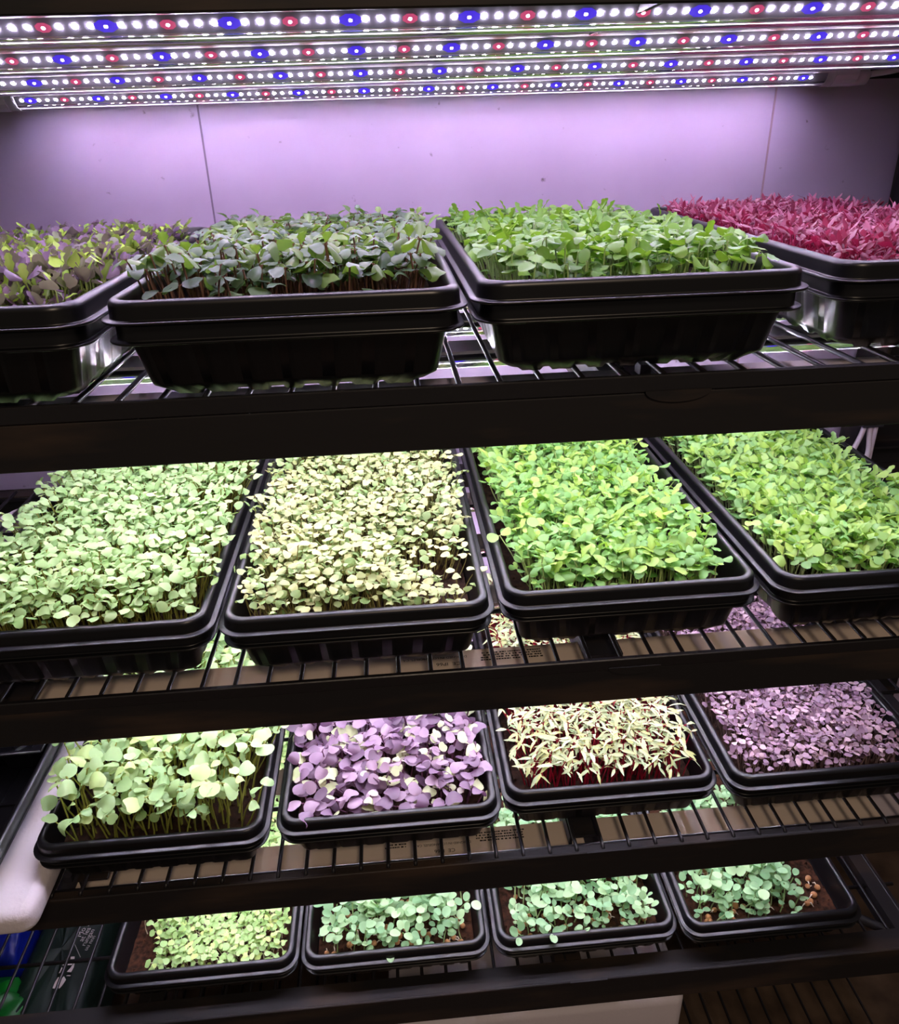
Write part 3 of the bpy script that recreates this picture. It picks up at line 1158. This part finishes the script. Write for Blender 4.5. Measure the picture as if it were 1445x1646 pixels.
plant_tray(t, 'sprout', 23, mask=d1mask, d=.030, hfun=lambda x, y: .85 + .3 * math.sin(x * 40 + 1) * math.cos(y * 31), nsingle=100)

# pea shoots ---------------------------------------------------------
PEA_LEAF = leaf_mat('pea_leaf', [(0, C(108, 152, 108)), (.6, C(138, 178, 132)), (1, C(168, 200, 150))], C(140, 200, 90), .28, .55, .3)
PEA_STEM = pmat('pea_stem', C(150, 176, 116), .5, .3)


def pea_variant(r):
    h = r.uniform(.050, .085)
    dx, dy = r.uniform(-.015, .015), r.uniform(-.015, .015)
    pts = [(dx * t * t, dy * t * t, h * t) for t in (0, .25, .5, .75, 1)]
    stem = stem_geo(pts, .0014, .0010, 5)
    pairs = []
    for t in ((.42, .70, 1.0) if h > .055 else (.55, 1.0)):
        LV, LF, LT = [], [], []
        off = 0
        b = np.array([dx * t * t, dy * t * t, h * t])
        phi = r.uniform(0, 2 * PI)
        tone = r.uniform(0, 1)
        nl = 2 if t < 1 else r.integers(2, 5)
        for q in range(nl):
            L = r.uniform(.014, .021) * (1.0 if t > .5 else .75)
            V, F = leaf_geo('round', L, L * .82, r, .15, r.uniform(.0, .3), 5, 5)
            el = math.radians(r.uniform(0, 45) if q < 2 else r.uniform(45, 80))
            V = V @ rot_y(-el).T + np.array([.005, 0, .002])
            V = V @ rot_z(phi + q * 2 * PI / max(2, nl) * (1 if nl != 2 else .45) + r.uniform(-.3, .3)).T + b
            LV.append(V)
            LF += [tuple(i + off for i in f) for f in F]
            LT.append(np.full(len(V), np.clip(tone + r.uniform(-.15, .15), 0, 1)))
            off += len(V)
        V = np.vstack(LV)
        pairs.append(mesh_from(V, LF, [PEA_LEAF], [0] * len(LF), np.concatenate(LT), 'leaf_cluster'))
    # tendril
    return mesh_from(stem[0], stem[1], [PEA_STEM], [0] * len(stem[1]), np.full(len(stem[0]), .5), 'pea_shoot'), pairs


rp = np.random.default_rng(99)
PEA_V = [pea_variant(rp) for _ in range(12)]


def pea_seed_mesh():
    m = MB()
    n, k = 10, 6
    vs = [(0, 0, -1)] + [(math.cos(2 * PI * i / n) * math.sin(PI * j / k), math.sin(2 * PI * i / n) * math.sin(PI * j / k), -math.cos(PI * j / k)) for j in range(1, k) for i in range(n)] + [(0, 0, 1)]
    vs = [(x * .0045, y * .0041, z * .0040 - (.0008 if x > .6 else 0)) for x, y, z in vs]
    fs = [(0, 1 + (i + 1) % n, 1 + i) for i in range(n)]
    for j in range(k - 2):
        for i in range(n):
            a, b = 1 + j * n + i, 1 + j * n + (i + 1) % n
            fs.append((a, b, b + n, a + n))
    e = len(vs) - 1
    fs += [(e, 1 + (k - 2) * n + i, 1 + (k - 2) * n + (i + 1) % n) for i in range(n)]
    m.add(vs, fs, 0, True)
    # short white root
    m.tube([(.004, 0, 0), (.007, .001, .0018), (.010, .003, -.002)], [.0009, .0008, .0004], 5, 1)
    return m.mesh('pea_seed', [M['seed'], M['root']])


PEA_SEED = pea_seed_mesh()


def pea_tray(t, seed, xr=.10, dens=.0185):
    r = np.random.default_rng(seed)
    n = 0
    hw = TW / 2 - .034
    y = .036
    while y < .26:
        x = -hw + r.uniform(0, dens)
        while x < min(hw, xr + r.uniform(-.015, .015)):
            q = r.integers(0, len(PEA_V))
            o = link('pea_shoot', PEA_V[q][0], t)
            o.location = (x + r.uniform(-.008, .008), y + r.uniform(-.008, .008), -.024)
            o.rotation_euler = (r.normal(0, .16), r.normal(0, .16), r.uniform(0, 2 * PI))
            s = r.uniform(.66, .95) * (.82 if y < .055 else 1)
            o.scale = (s * 1.1, s * 1.1, s)
            for me in PEA_V[q][1]:
                link('leaf_cluster', me, o)
            n += 1
            x += dens * r.uniform(.75, 1.2)
        y += dens * .95
    for _ in range(46):
        o = link('pea_seed', PEA_SEED, t)
        o.location = (r.uniform(-hw, hw), .033 + r.uniform(0, 1) ** 1.6 * .12, -.0205)
        o.rotation_euler = (r.uniform(-.5, .5), r.uniform(-.5, .5), r.uniform(0, 6.3))
        s = r.uniform(.85, 1.25)
        o.scale = (s, s, s)


for (xc, yf, what, seed, xr) in ((-.046, .713, 'pea shoots and brown peas, left of the three pea trays', 31, .2),
                                 (.2365, .712, 'pea shoots and brown peas, middle of the three pea trays', 32, .2),
                                 (.519, .706, 'pea shoots thinning to bare soil at its right side', 33, .062)):
    t = tray_pair(xc, yf, 3, what, 0, 'soil', depth=.025, seed=seed)
    pea_tray(t, seed, xr)

# ------------------------------------------------------------------ foam slab and empty trays at the left of the third shelf
mb = MB()
mb.rbox((-.86, .615, ZS[2] + .0006), (-.4455, 1.16, ZS[2] + .036), .012)
tag(mb.obj('foam_slab', M['foam']), 'thick white polystyrene slab sticking out over the front of the third shelf', 'foam slab')

FZ = ZS[2] + .0366
ft = thing('flat_tray', 'black flat tray with ribbed floor lying on the white polystyrene slab', 'tray', (-.622, .640, FZ + .046))
PF = [(.030, -.0460, 0), (.026, -.0458, 0), (.018, -.006, 0), (.001, -.004, 0), (0, -.003, 0), (0, -.002, 0), (.003, -.001, 0), (.005, .004, 0), (.008, .006, 0), (.011, .006, 0), (.014, .003, 0), (.022, -.036, 0), (.028, -.040, 0)]
link('tray_body', tray_mesh('flat_tray', PF, .282, .52, ribs=False), ft)
m = MB()
for k in range(9):
    x = -.10 + k * .025
    m.box((x, .04, -.0400), (x + .004, .48, -.0365))
for k in range(6):
    y = .06 + k * .075
    m.box((-.105, y, -.0398), (.105, y + .004, -.0368))
m.obj('floor_ribs', M['plastic'], ft)


def cell_tray():
    m = MB()
    nx, ny = 3, 4
    cs = .082
    for i in range(nx):
        for j in range(ny):
            cx, cy = (i - 1) * cs, .04 + j * cs
            rings = []
            for (s, z) in ((.5, 0), (.44, 0), (.42, -.004), (.30, -.040), (.26, -.042)):
                ch = cs * s * .45 if s < .5 else 0.0001
                a = cs * s
                rings.append([(cx - a + ch, cy - a, z), (cx + a - ch, cy - a, z), (cx + a, cy - a + ch, z), (cx + a, cy + a - ch, z), (cx + a - ch, cy + a, z), (cx - a + ch, cy + a, z), (cx - a, cy + a - ch, z), (cx - a, cy - a + ch, z)])
            vs = [p for r in rings for p in r]
            fs = []
            for k in range(4):
                for q in range(8):
                    w = (q + 1) % 8
                    fs.append((k * 8 + q, k * 8 + w, k * 8 + 8 + w, k * 8 + 8 + q))
            fs.append(tuple(32 + q for q in range(8)))
            m.add(vs, fs)
    # outer lip
    m.tube([(-1.5 * cs, .04 - cs / 2, 0), (1.5 * cs, .04 - cs / 2, 0)], .0022, 6)
    m.tube([(1.5 * cs, .04 - cs / 2, 0), (1.5 * cs, .04 + 3.5 * cs, 0)], .0022, 6)
    m.tube([(-1.5 * cs, .04 - cs / 2, 0), (-1.5 * cs, .04 + 3.5 * cs, 0)], .0022, 6)
    m.tube([(-1.5 * cs, .04 + 3.5 * cs, 0), (1.5 * cs, .04 + 3.5 * cs, 0)], .0022, 6)
    return m


o = cell_tray().obj('cell_tray', M['plastic'], None, (-.622, .825, FZ + .050))
tag(o, 'black seed tray with eight sided cells lying in the back of the flat tray', 'cell tray')

# ------------------------------------------------------------------ below the bottom row
Z5 = SHELF_Z[4]
mb = MB()
mb.rbox((-.070, .752, Z5 + .0005), (.423, 1.06, H - 1.298), .012)
tag(mb.obj('foam_box', M['foam']), 'tan looking polystyrene box on the lowest wire shelf, its rim just below the bottom beam', 'foam box')


def bag(name, c, s, mat, seed, label, cat='bag'):
    r = np.random.default_rng(seed)
    m = MB()
    n, k = 40, 26
    ph = r.uniform(0, 6, 12)
    vs = []
    for j in range(k + 1):
        v = -PI / 2 + PI * j / k
        for i in range(n):
            u = 2 * PI * i / n
            e = .45
            f = lambda t: math.copysign(abs(t) ** e, t)
            x, y, z = f(math.cos(v)) * f(math.cos(u)), f(math.cos(v)) * f(math.sin(u)), f(math.sin(v))
            w = 1 + .04 * math.sin(5 * u + 3 * v + ph[0]) + .03 * math.sin(9 * u - 7 * v + ph[1]) + .02 * math.sin(17 * u + 11 * v + ph[2])
            z2 = z * s[2] * (w if z > 0 else 1)
            vs.append((c[0] + x * s[0] * w, c[1] + y * s[1] * w, c[2] + z2))
    fs = []
    for j in range(k):
        for i in range(n):
            q = (i + 1) % n
            fs.append((j * n + i, j * n + q, j * n + n + q, j * n + n + i))
    m.add(vs, fs, 0, True)
    m.add(vs[:n], [tuple(range(n - 1, -1, -1))])
    m.add(vs[-n:], [tuple(range(n))])
    root = thing(name, label, cat, (0, 0, 0))
    m.obj('bag_body', mat, root)
    return root


b1 = bag('soil_bag', (-.640, .93, Z5 + .080), (.068, .21, .078), M['bag_dark'], 3, 'dark green bag printed with white arrows lying under the left end of the bottom shelf')
b2 = bag('plastic_bag', (-.752, .79, Z5 + .085), (.085, .105, .085), M['bag_green'], 4, 'bright green plastic bag in the lower left corner')
b3 = bag('blue_bag', (-.775, 1.03, Z5 + .09), (.062, .12, .09), M['bag_blue'], 5, 'blue plastic bag behind the green bags at the lower left')
# printed arrows and lettering
ztop = Z5 + .080 + .078 * 1.10 + .001


ARROWS = [[(-.6251, .8929), (-.6231, .905), (-.6202, .9086), (-.6179, .9033), (-.6192, .8968), (-.6206, .8919)],
          [(-.6167, .8926), (-.6146, .8985), (-.6162, .9076), (-.6094, .9075), (-.6073, .9), (-.6092, .8919)],
          [(-.6134, .8803), (-.6096, .887), (-.6058, .8987), (-.6041, .8875), (-.6057, .8789)],
          [(-.6263, .8788), (-.625, .8896), (-.6235, .8884), (-.624, .8797)],
          [(-.6272, .8534), (-.627, .8639), (-.6249, .8722), (-.6205, .8713), (-.6226, .8646), (-.6197, .8521)],
          [(-.6178, .8525), (-.6209, .8612), (-.6191, .8674), (-.6154, .8729), (-.6096, .8664), (-.6124, .8572), (-.6151, .8522)],
          [(-.6124, .8731), (-.6093, .8744), (-.6043, .8734), (-.6053, .8719)],
          [(-.6229, .9376), (-.6216, .9369), (-.5986, .9053), (-.5993, .9042)]]
m = MB()
for poly in ARROWS:
    m.add([(x, y, ztop) for x, y in poly], [tuple(range(len(poly)))[::-1]])
m.obj('arrow_print', M['bag_print'], b1)
for k, (txt, sz) in enumerate((('Mo g', .0135), ('at les', .0125), ('rungan', .0115), ('uu nnn', .0100))):
    me = text_mesh(txt, sz)
    me.materials.clear()
    me.materials.append(M['bag_print'])
    o = link('printed_text', me, b1, (-.6115 + .0066 * k, .9430 - .0090 * k, ztop))
    o.rotation_euler = (0, 0, 1.33)

# ------------------------------------------------------------------ cables


def cable(name, pts, r, label, mat='cable'):
    m = MB()
    P = []
    pts = [np.array(p, float) for p in pts]
    ext = [2 * pts[0] - pts[1]] + pts + [2 * pts[-1] - pts[-2]]
    for i in range(1, len(ext) - 2):
        for k in range(8):
            t = k / 8
            p0, p1, p2, p3 = ext[i - 1:i + 3]
            P.append(.5 * (2 * p1 + (p2 - p0) * t + (2 * p0 - 5 * p1 + 4 * p2 - p3) * t * t + (3 * p1 - p0 - 3 * p2 + p3) * t ** 3))
    P.append(pts[-1])
    m.tube(P, r, 8)
    return tag(m.obj(name, M[mat]), label, 'cable', 'white power cables')


cy = 1.135
cable('power_cable', [(0.770, cy, H - .38), (0.766, cy, H - .455), (0.754, cy, H - .50), (0.738, cy, H - .56)], .0042, 'white cable of the tied bundle at the right, slanting down to the left')
cable('power_cable', [(0.780, cy + .004, H - .38), (0.777, cy, H - .455), (0.780, cy - .004, H - .50), (0.768, cy - .01, H - .535), (0.750, cy - .02, H - .565)], .0042, 'white cable of the tied bundle at right, hooking left at its foot')
cable('power_cable', [(0.788, cy, H - .38), (0.786, cy, H - .455), (0.786, cy, H - .52), (0.783, cy, H - .58)], .0042, 'white cable of the tied bundle at the right, hanging straight down beside the post')
m = MB()
m.box((0.760, cy - .008, H - .452), (0.794, cy + .010, H - .447))
tag(m.obj('cable_tie', M['clip']), 'black tie around the white cables at the right end of the second shelf', 'cable tie')
cable('power_cable', [(-.72, .99, ZS[1] - .026), (-.6154, 1.1115, ZS[1] - .0172), (-.6021, 1.1357, ZS[1] - .0172), (-.5854, 1.1500, ZS[1] - .0172), (-.5637, 1.1560, ZS[1] - .0172), (-.545, 1.1570, ZS[1] - .0172), (-.50, 1.150, ZS[1] - .02), (-.45, 1.13, ZS[1] - .03)], .0050, 'white cable arching below the wires at the left of the second shelf')
cable('power_cable', [(.652, .72, ZS[2] - .040), (.680, .725, ZS[2] - .030), (.700, .76, ZS[2] - .026), (.705, .84, ZS[2] - .022), (.70, .95, ZS[2] - .022)], .0038, 'white cable curling from the light below the right end of the third shelf')
cable('power_cable', [(.678, 1.165, H + .0545), (.72, 1.166, H + .060), (.78, 1.168, H + .074), (.86, 1.17, H + .09)], .0042, 'white cable leaving the right end cap of the lowest seen top tube')
